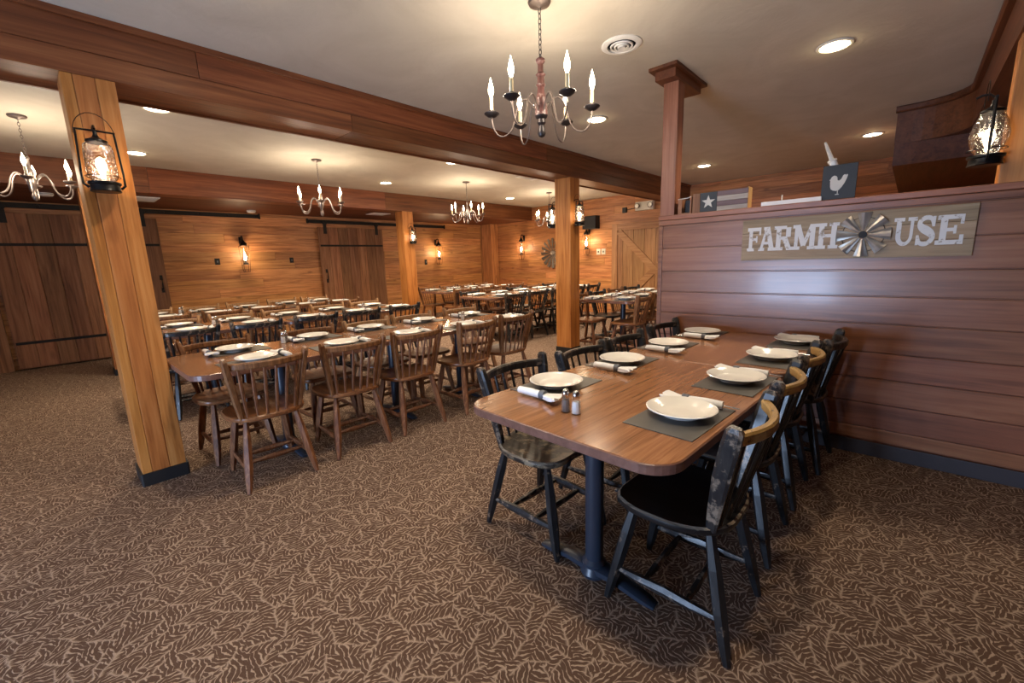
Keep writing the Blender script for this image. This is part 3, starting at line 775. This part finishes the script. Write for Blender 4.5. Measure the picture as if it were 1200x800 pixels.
# ------------------------------------------------------------------ ceiling vents, detectors
t = empty('round_ceiling_vent', (2.94, 1.61, CZ), 0, 'round white ceiling vent with dark slots beside the near chandelier', 'vent')
MB().lathe([(.136, 0), (.138, -.006), (.118, -.016), (.098, -.014), (.094, 0)], 36, cap=False).build('outer_ring', M['white'], t, smooth=True)
MB().lathe([(.094, -.004), (.001, -.004)], 24).build('dark_throat', M['rubber'], t)
for i, (ra, rb) in enumerate(((.078, .064), (.052, .040), (.028, .001))):
    MB().lathe([(ra, -.010), (ra-.002, -.018-i*.004), (rb, -.016-i*.004), (rb, -.010)], 30, cap=(i == 2)).build('vent_cone', M['white'], t, smooth=True)
def rvent(x0, x1, y0, y1, z, label):
    t = empty('ceiling_vent', ((x0+x1)/2, (y0+y1)/2, z), 0, label, 'vent'); w, d = (x1-x0)/2, (y1-y0)/2
    mb = MB(); mb.box(-w, w, -d, -d+.02, -.01, 0); mb.box(-w, w, d-.02, d, -.01, 0); mb.box(-w, -w+.02, -d+.02, d-.02, -.01, 0); mb.box(w-.02, w, -d+.02, d-.02, -.01, 0)
    mb.build('frame', M['white'], t)
    mb = MB(); n = max(3, int(2*d/.03))
    for i in range(n):
        y = -d+.02+(2*d-.04)*(i+.5)/n; mb.box(-w+.02, w-.02, y-.008, y+.004, -.008, -.002)
    mb.build('louvres', M['white'], t)
    MB().box(-w+.01, w-.01, -d+.01, d-.01, -.002, 0).build('dark_throat', M['rubber'], t)
rvent(5.85, 6.3, 5.05, 5.22, CZ, 'slotted ceiling vent left of the top of the middle post')
rvent(1.02, 1.36, 8.3, 8.8, 2.47, 'slotted vent under the lowered ceiling beside the near post')
rvent(4.92, 5.32, 8.42, 8.75, 2.47, 'slotted vent under the lowered ceiling beside the far post')
def detector(x, y, label):
    t = empty('smoke_detector', (x, y, 2.47), 0, label, 'smoke detector', 'smoke detectors')
    MB().lathe([(.075, 0), (.075, -.02), (.06, -.04), (.001, -.042)], 20).build('housing', M['white'], t, smooth=True)
    MB().lathe([(.062, -.012), (.079, -.012), (.079, -.016), (.062, -.016)], 20, cap=False).build('sensor_ring', M['band'], t)
detector(2.85, 9.25, 'white smoke detector above the wall lamp between the barn doors')
detector(.2, 8.6, 'white smoke detector behind the leftmost chandelier')

# ------------------------------------------------------------------ barn lanterns on the posts
def lantern(x, y, z, rz, label, round_=False, bracket=.08, power=3):
    """origin at the base; bracket reaches back (+Y local) to the post"""
    t = empty('barn_lantern', (x, y, z), rz, label, 'lantern', 'lanterns on the posts')
    MB().lathe([(.066, 0), (.070, .004), (.066, .012), (.066, .035), (.074, .042), (.074, .052), (.05, .058)], 24).build('fuel_tank', M['blackmetal'], t, smooth=True)
    if round_: gp = [(.040, .058), (.058, .08), (.074, .12), (.078, .155), (.066, .215), (.050, .25), (.045, .27)]
    else: gp = [(.052, .058), (.066, .075), (.069, .11), (.068, .22), (.062, .252), (.046, .27)]
    MB().lathe(gp, 28, cap=False).build('glass_globe', M['ribglass'], t, smooth=True)
    MB().lathe([(.046, .264), (.050, .270), (.048, .278), (.03, .286), (.016, .296), (.010, .31), (.009, .33)], 20).build('hood', M['blackmetal'], t, smooth=True)
    f = MB()
    for s in (-1, 1): f.sweep([(s*.068, 0, .02), (s*.088, 0, .04), (s*.089, 0, .10), (s*.085, 0, .20), (s*.080, 0, .325)], (.0055, .0075), n=6)
    f.sweep([(-.085, 0, .328), (0, 0, .330), (.085, 0, .328)], (.0075, .0055), n=6)
    f.build('side_frame', M['blackmetal'], t, smooth=True)
    MB().sweep([(.076*math.cos(2*PI*k/24), .076*math.sin(2*PI*k/24), .082) for k in range(24)], .0022, n=5, closed=True).build('globe_guard', M['blackmetal'], t)
    b_ = [(.088*math.cos(a), .030, .31+.12*math.sin(a)) for a in [PI*k/12 for k in range(13)]]
    MB().sweep(b_, .002, up=(0, 1, 0), n=5).build('wire_bail', M['blackmetal'], t)
    MB().sweep([(0, 0, .34), (0, .02, .36), (0, bracket*.7, .36), (0, bracket, .35)], .006, up=(1, 0, 0), n=6).build('wall_hook', M['blackmetal'], t)
    MB().lathe([(.010, .074), (.012, .1), (.022, .13), (.025, .15), (.016, .18), (.002, .19)], 16).build('bulb', M['bulb_soft'], t, smooth=True)
    return t
lantern(.325, 3.455, 1.845, 0, 'black barn lantern with rippled glass on the near post', bracket=.098)
lantern(5.2, 3.462, 1.83, 0, 'black barn lantern on the right side of the middle post', bracket=.09)
lantern(5.16, 3.905, 1.83, PI, 'black barn lantern on the far left side of the middle post', bracket=.09)
lantern(5.43, 7.81, 1.80, 0, 'black barn lantern on the far post beside the right barn door', bracket=.09)
lantern(3.53, -.245, 1.80, 0, 'black lantern with round clear globe by the post at the right edge', round_=True, bracket=.07)
for p in ((.325, 3.40, 1.97), (5.2, 3.40, 1.97), (5.43, 7.72, 1.95), (3.45, -.19, 1.96)):
    light('lantern_light', 'POINT', p, 1.0 if p[1] > 0 else .3, (1, .75, .45), shadow_soft_size=.03)

# ------------------------------------------------------------------ cage lamps on the walls
def sconce(x, y, z, rz, label):
    """origin at the wall, z at lamp base; lamp stands out towards -Y local"""
    t = empty('cage_wall_lamp', (x, y, z), rz, label, 'wall lamp', 'cage lamps on the walls')
    d = -.14
    MB().box(-.03, .03, -.012, 0, .52, .68, .004).build('back_plate', M['blackmetal'], t)
    pts = [(0, -.01, .60), (0, -.05, .66), (0, -.09, .695), (0, -.13, .685), (0, d, .64), (0, d, .60)]
    MB().sweep(pts, .010, up=(1, 0, 0), n=6).build('gooseneck_arm', M['blackmetal'], t, smooth=True)
    MB().lathe([(.004, .62), (.02, .61), (.035, .575), (.062, .545), (.066, .51), (.058, .50), (.03, .50)], 18, (0, d, 0)).build('hood', M['blackmetal'], t, smooth=True)
    mb = MB()
    for k in range(4):
        a = PI/4+k*PI/2; c, s = math.cos(a), math.sin(a)
        mb.sweep([(.095*c, d+.095*s, .50), (.088*c, d+.088*s, .3), (.078*c, d+.078*s, .1), (.06*c, d+.06*s, 0.0)], .0045, up=(c, s, 0), n=5)
    for rr, zz in ((.095, .50), (.08, .14), (.060, 0.005)):
        q = [(rr*math.cos(PI/4+k*PI/2), d+rr*math.sin(PI/4+k*PI/2), zz) for k in range(4)]
        for i in range(4): mb.sweep([q[i], q[(i+1) % 4]], .0045, n=5)
    mb.build('wire_cage', M['rust'], t)
    MB().lathe([(.045, .17), (.055, .2), (.058, .3), (.048, .40), (.03, .46)], 16, (0, d, 0), cap=False).build('glass_chimney', M['glass'], t, smooth=True)
    MB().lathe([(.03, .14), (.055, .15), (.045, .18), (.02, .19), (.018, .22)], 16, (0, d, 0)).build('lamp_cup', M['blackmetal'], t, smooth=True)
    MB().lathe([(.008, .22), (.024, .26), (.028, .29), (.018, .33), (.002, .35)], 14, (0, d, 0)).build('bulb', M['bulb'], t, smooth=True)
    c, s = math.cos(rz), math.sin(rz)
    light('wall_lamp_light', 'POINT', (x+s*.26, y-c*.26, z+.34), 5.5, (1, .72, .42), shadow_soft_size=.05)
sconce(2.73, YB, 1.33, 0, 'cage wall lamp on the plank wall between the two barn doors')
sconce(7.48, YB, 1.34, 0, 'cage wall lamp right of the far post')
sconce(XB, 8.21, 1.40, -PI/2, 'cage wall lamp on the back wall, left of the metal windmill')
sconce(XB, 6.03, 1.46, -PI/2, 'cage wall lamp on the back wall, right of the middle post')

# ------------------------------------------------------------------ fittings on the walls
def plate_thing(name, x, y, z, w, h, mat, label, cat, along='x', knob=True, group=None):
    rz = 0 if along == 'x' else -PI/2
    t = empty(name, (x, y, z), rz, label, cat, group)
    MB().box(-w/2, w/2, -.008, 0, -h/2, h/2, .003).build('cover_plate', M[mat], t)
    if knob: MB().box(-.012, .012, -.018, -.008, -.02, .02, .002).build('toggle', M['strap' if mat != 'strap' else 'band'], t)
    return t
plate_thing('outlet_plate', 2.29, YB-.001, 1.545, .085, .12, 'strap', 'black wall plate left of the lamp between the barn doors', 'outlet')
plate_thing('outlet_plate', 3.64, YB-.001, 1.545, .08, .11, 'strap', 'black wall plate between that wall lamp and the right barn door', 'outlet')
plate_thing('outlet_plate', 7.12, YB-.001, 1.42, .08, .14, 'strap', 'black wall plate left of the lamp beside the far post', 'outlet')
plate_thing('light_switch', XB-.001, 5.76, 1.53, .11, .14, 'offwhite', 'cream light switch plate, left of a pair by the braced door', 'switch', 'y', group='pair of wall plates')
plate_thing('light_switch', XB-.001, 5.62, 1.53, .11, .14, 'offwhite', 'cream light switch plate, right of a pair by the braced door', 'switch', 'y', group='pair of wall plates')
t = empty('wall_speaker', (XB, 5.92, 2.09), -PI/2, 'black box speaker mounted high on the back wall', 'speaker')
MB().box(-.19, .19, -.2, 0, 0, .31, .008).build('cabinet', M['rubber'], t)
MB().box(-.175, .175, -.206, -.2, .015, .295, .004).build('grille', M['rubber'], t)
t = empty('emergency_light', (XB, 4.535, 2.41), -PI/2, 'white two-headed emergency light under the large beam on the back wall', 'emergency light')
MB().box(-.22, .22, -.09, 0, 0, .19, .01).build('housing', M['white'], t)
for s in (-1, 1):
    h_ = MB().lathe([(.055, -.14), (.062, -.135), (.05, -.09), (.03, -.08)], 18, (s*.155, 0, .10), 'y').build('lamp_head', M['pewter'], t, smooth=True)
    MB().lathe([(.047, -.143), (.046, -.140)], 18, (s*.155, 0, .10), 'y').build('lens', M['galv'], h_)
t = empty('junction_box', (XB, 5.05, 2.46), -PI/2, 'small black box with a cable, left of the emergency light', 'box')
MB().box(-.05, .05, -.05, 0, -.06, .06, .004).build('box_body', M['rubber'], t)
MB().sweep([(.05, -.02, 0), (.12, -.015, .01), (.28, -.012, .02)], .008, n=6).build('cable', M['rubber'], t)

# windmill of metal blades on the back wall
t = empty('metal_windmill_decor', (XB-.036, 7.16, 1.55), -PI/2, 'large round grey metal windmill blade decoration on the back wall', 'wall decoration')
mb = MB()
for k in range(16):
    a = 2*PI*k/16; m4 = Matrix.Rotation(a, 4, 'Y')
    p = [(.06, -.008), (.06, .008), (.40, .045), (.40, -.038)]
    ring = [m4 @ Vector((q[0], -.012+q[1]*.35, q[1])) for q in p]; ring2 = [v+Vector((0, -.004, 0)) for v in ring]
    mb.loft([ring, ring2])
mb.build('blades', M['oldtin'], t)
MB().lathe([(.07, .03), (.07, -.01), (.06, -.035), (.001, -.04)], 20, (0, 0, 0), 'y').build('hub', M['galv'], t, smooth=True)
mb = MB(); mb.sweep([(.30*math.cos(2*PI*k/32), .005, .30*math.sin(2*PI*k/32)) for k in range(32)], .006, up=(0, 1, 0), n=5, closed=True); mb.build('ring', M['galv'], t)

# ------------------------------------------------------------------ FARMHOUSE sign on the low wall
SX = XH-.001
t = empty('farmhouse_sign', (SX, .342, 1.323), 0, 'long wooden FARMHOUSE sign with metal windmill for its O, on the low plank wall', 'sign')
mb = MB()
for i in range(3): mb.box(-.022, 0, -.6, .6, .0975*i+.001, .0975*(i+1)-.001, .002)
mb.build('sign_boards', M['signboard'], t)
# slab letters: strokes in a 1 x 1 cell; u runs right (towards -Y), v up
def stroke(a, b_, w):
    a, b_ = Vector(a), Vector(b_); d = (b_-a).normalized(); n_ = Vector((-d.y, d.x))*w/2
    return [a-n_, b_-n_, b_+n_, a+n_]
def rect(u0, u1, v0, v1): return [(u0, v0), (u1, v0), (u1, v1), (u0, v1)]
SW = .24; SH = .13
LET = {
 'F': [rect(.12, .12+SW, 0, 1), rect(0, .5, 0, SH), rect(0, .92, 1-SH-.02, 1), rect(.80, .92, .68, 1), rect(.36, .66, .44, .56), rect(.60, .70, .36, .64)],
 'A': [stroke((.16, .05), (.46, .97), .15), stroke((.80, .05), (.50, .97), .26), rect(.3, .72, .27, .38), rect(0, .36, 0, SH), rect(.58, 1.0, 0, SH), rect(.28, .62, 1-SH, 1)],
 'R': [rect(.12, .12+SW, 0, 1), rect(0, .48, 0, SH), rect(0, .62, 1-SH, 1), rect(.36, .62, .44, .57), rect(.60, .84, .54, .93), stroke((.55, .5), (.78, .06), .24), rect(.66, 1.0, 0, SH)],
 'M': [rect(.09, .24, 0, 1), rect(.74, .95, 0, 1), stroke((.2, .98), (.5, .16), .22), stroke((.5, .16), (.80, .98), .15), rect(0, .34, 0, SH), rect(.66, 1.04, 0, SH), rect(0, .26, 1-SH, 1), rect(.76, 1.04, 1-SH, 1)],
 'H': [rect(.10, .10+SW, 0, 1), rect(.66, .66+SW, 0, 1), rect(.3, .7, .44, .57), rect(0, .44, 0, SH), rect(.56, 1.0, 0, SH), rect(0, .44, 1-SH, 1), rect(.56, 1.0, 1-SH, 1)],
 'E': [rect(.12, .12+SW, 0, 1), rect(0, .9, 0, SH+.02), rect(.80, .94, 0, .32), rect(0, .9, 1-SH-.02, 1), rect(.78, .9, .68, 1), rect(.36, .64, .44, .56), rect(.58, .68, .36, .64)],
}
def ucurve(): # U
    polys = [rect(0, .46, 1-SH, 1), rect(.60, 1.0, 1-SH, 1)]
    o_, i_ = [], []
    for k in range(13):
        a = PI+PI*k/12; o_.append((.49+.37*math.cos(a), .36+.36*math.sin(a))); i_.append((.53+.19*math.cos(a), .36+.22*math.sin(a)))
    for k in range(12): polys.append([o_[k], o_[k+1], i_[k+1], i_[k]])
    polys += [[(.12, .35), (.34, .35), (.34, .95), (.12, .95)], [(.72, .35), (.86, .35), (.86, .95), (.72, .95)]]
    return polys
def scurve():
    ctl = [(.80, .70), (.70, .90), (.48, .955), (.26, .88), (.20, .73), (.32, .60), (.52, .51), (.72, .40), (.80, .27), (.70, .12), (.48, .045), (.26, .10), (.15, .30)]
    c = []
    for i in range(len(ctl)-1):
        p0, p1, p2, p3 = [Vector(ctl[max(0, min(len(ctl)-1, j))]) for j in (i-1, i, i+1, i+2)]
        for q in (0, .25, .5, .75): c.append(.5*((2*p1)+(-p0+p2)*q+(2*p0-5*p1+4*p2-p3)*q*q+(-p0+3*p1-3*p2+p3)*q**3))
    c.append(Vector(ctl[-1])); L = len(c); a_, b__ = [], []
    for i, p in enumerate(c):
        t_ = (c[min(i+1, L-1)]-c[max(i-1, 0)]).normalized(); n_ = Vector((-t_.y, t_.x))
        w = .055+.075*math.exp(-((i/(L-1)-.5)/.2)**2)+.02
        a_.append(p+n_*w); b__.append(p-n_*w)
    pl = [[a_[i], a_[i+1], b__[i+1], b__[i]] for i in range(L-1)]
    return pl+[rect(.74, .86, .64, .99), rect(.09, .21, .01, .36)]
LET['U'] = ucurve(); LET['S'] = scurve()
seq = [('F', .563, .095), ('A', .488, .108), ('R', .392, .122), ('M', .278, .136), ('H', .140, .120), ('U', -.250, .104), ('S', -.346, .100), ('E', -.440, .122)]
for ch, y0, w in seq:
    mb = MB()
    hh, zz = .168, .068
    for q, poly in enumerate(LET[ch]):
        pts = [(y0-p[0]*w, zz+p[1]*hh) for p in poly]
        mb.prism(pts, -.0235-.00004*q, -.021, 'x')
    o_ = mb.build('letter', M['letter'], t)
    o_['label'] = 'white slab letter '+ch
wm = empty('windmill', (-.03, -.013-.1, .148)); wm.parent = t; wm.location = (-.026, -.108, .148)
bpy.data.objects.remove(wm)
mb = MB(); cy, cz = -.105, .148
for k in range(8):
    a = 2*PI*k/8; m4 = Matrix.Translation((0, cy, cz)) @ Matrix.Rotation(a, 4, 'X')
    rows = []
    for q in range(5):
        v = -1+2*q/4
        rows.append((v, (1-v*v)*.024))
    r0 = [m4 @ Vector((-.030-bul*.3, v*.008, .026)) for v, bul in rows]; r1 = [m4 @ Vector((-.032-bul, v*.038, .136)) for v, bul in rows]
    r0b = [p+Vector((.002, 0, 0)) for p in reversed(r0)]; r1b = [p+Vector((.002, 0, 0)) for p in reversed(r1)]
    mb.loft([r0+r0b, r1+r1b])
mb.build('windmill_blades', M['galv'], t)
mb = MB(); mb.sweep([(-.026, cy+.108*math.cos(2*PI*k/40), cz+.108*math.sin(2*PI*k/40)) for k in range(40)], .0022, up=(1, 0, 0), n=5, closed=True)
mb.build('windmill_ring', M['strap'], t)
mb = MB()
for k in range(8):
    a = 2*PI*(k+.5)/8; mb.lathe([(.006, -.036), (.006, -.03)], 8, (0, cy+.016*math.cos(a), cz+.016*math.sin(a)), 'x')
mb.lathe([(.022, -.034), (.022, -.022)], 16, (0, cy, cz), 'x'); mb.build('windmill_hub', M['strap'], t)

# ------------------------------------------------------------------ things on the cap of the low wall
CT = 1.7085
t = empty('star_box', (3.665, 1.1, CT), 0, 'small wooden box with white star on slate field and striped boards, on the low wall', 'box')
MB().box(-.02, .085, -.165, -.158+.0, 0, .158, .002).build('box_end', M['boxside'], t)
MB().box(-.02, .085, .225, .24, 0, .15, .002).build('box_end', M['boxside'], t)
MB().box(-.012, .085, -.157, .224, 0, .15).build('box_body', M['boxside'], t)
MB().box(-.024, -.012, .055, .18, 0.0, .15, .001).build('star_panel', M['slate'], t)
MB().box(-.024, -.012, .181, .24, 0.0, .15, .001).build('brown_strip', M['barn'], t)
for i, mt in enumerate(('wash', 'plum', 'wash', 'plum')):
    MB().box(-.024, -.012, -.165, .053, .0375*i+.001, .0375*(i+1)-.001, .001).build('stripe_board', M[mt], t)
pts = []
for k in range(10):
    a = PI/2+PI*k/5; rr = .052 if k % 2 == 0 else .021; pts.append((.117+rr*math.cos(a), .076+rr*math.sin(a)))
MB().prism(pts, -.028, -.0235, 'x').build('star', M['cream'], t)
t = empty('small_crate', (3.68, 1.40, CT), 0, 'small dark-mouthed wooden crate between the reddish post and the star box', 'crate')
mb = MB(); mb.box(-.05, .05, -.055, -.045, 0, .13); mb.box(-.05, .05, .02, .05, 0, .12); mb.box(-.05, .05, -.045, .02, 0, .01); mb.build('crate_sides', M['barn'], t)
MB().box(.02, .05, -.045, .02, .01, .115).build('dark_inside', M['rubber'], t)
MB().sweep([(-.045, -.05, .132), (-.045, -.02, .124), (-.045, .03, .121), (-.045, .055, .121)], .004, n=6).build('pale_rim', M['cream'], t)
t = empty('serving_tray', (3.67, .66, CT), 0, 'long low white tray lying on the low wall, left of the rooster plaque', 'tray')
mb = MB(); mb.box(-.045, .045, -.175, .175, 0, .004)
mb.box(-.05, -.043, -.18, .18, 0, .03, .002); mb.box(.043, .05, -.18, .18, 0, .03, .002); mb.box(-.043, .043, -.18, -.173, 0, .03, .002); mb.box(-.043, .043, .173, .18, 0, .03, .002)
mb.build('tray_body', M['white'], t)
MB().sweep([(.03, .065, .004), (.03, .066, .075)], .004, n=6).build('upright_rod', M['cream'], t)
t = empty('rooster_plaque', (3.645, .396, CT), 0, 'dark slate plaque with pale rooster standing on the low wall', 'plaque')
MB().box(-.01, .008, -.092, .092, 0, .222, .002, mat=Matrix.Rotation(R(3), 4, 'Y')).build('panel', M['slate'], t)
rp = [(.044, .085), (.040, .070), (.028, .060), (.010, .055), (-.004, .060), (-.018, .078), (-.030, .100), (-.040, .128), (-.045, .150), (-.040, .156), (-.034, .150), (-.028, .156), (-.020, .150), (-.012, .128), (0, .118), (.008, .124), (.010, .140), (.016, .150), (.028, .154), (.040, .147), (.046, .132), (.052, .128), (.046, .122), (.046, .110)]
m4 = Matrix.Rotation(R(3), 4, 'Y')
MB().prism([(y, z) for y, z in rp], -.0125, -.009, 'x').xf(m4).build('rooster', M['cream'], t)
mb = MB(); mb.prism(rect(.000, .004, .034, .06), -.0125, -.009, 'x'); mb.prism(rect(-.006, .014, .030, .035), -.0125, -.009, 'x'); mb.xf(m4); mb.build('rooster_legs', M['cream'], t)
t = empty('white_nozzle_tube', (3.70, .38, CT), 0, 'white tube with tapered nozzle leaning behind the rooster plaque', 'tube')
a, b_ = Vector((0, -.03, .0)), Vector((.01, .12, .385))
MB().sweep([a.lerp(b_, q) for q in (0, .3, .66)], .023, n=14).build('tube_body', M['white'], t, smooth=True)
MB().sweep([a.lerp(b_, q) for q in (.655, .69, .692, .96, 1.0)], [.027, .027, .014, .0085, .006], n=14).build('nozzle', M['cream'], t, smooth=True)

# ------------------------------------------------------------------ daylight and camera
w = bpy.data.worlds.new('World'); SC.world = w; w.use_nodes = True
w.node_tree.nodes['Background'].inputs[0].default_value = (.55, .7, 1, 1)
w.node_tree.nodes['Background'].inputs[1].default_value = .25
o = light('window_daylight', 'AREA', (XR-.14, (WY0+WY1)/2, (WZ0+WZ1)/2), 240, (.50, .68, 1.0), shape='RECTANGLE', size=WY1-WY0, size_y=WZ1-WZ0)
o.rotation_euler = (0, -PI/2, 0)
o.data.size, o.data.size_y = WZ1-WZ0, WY1-WY0

cam = bpy.data.cameras.new('Camera'); co = bpy.data.objects.new('Camera', cam); C.objects.link(co)
yaw, pit, rol = 0.748315, 0.187303, -0.033050
f = Vector((math.cos(yaw)*math.cos(pit), math.sin(yaw)*math.cos(pit), -math.sin(pit)))
r0 = Vector((math.sin(yaw), -math.cos(yaw), 0)); u0 = r0.cross(f)
rt = math.cos(rol)*r0+math.sin(rol)*u0; up = -math.sin(rol)*r0+math.cos(rol)*u0
mm = Matrix((rt, up, -f)).transposed().to_4x4(); mm.translation = Vector((0, 0, 1.38))
co.matrix_world = mm
cam.sensor_width = 36; cam.lens = 498.773/1200*36; cam.clip_start = .05; cam.clip_end = 60
SC.camera = co
SC.view_settings.view_transform = 'Standard'; SC.view_settings.look = 'None'
SC.view_settings.exposure = 0.97; SC.view_settings.gamma = 1
try: SC.view_settings.use_curve_mapping = False
except Exception: pass
SC.cycles.use_denoising = True
SC.cycles.max_bounces = 8
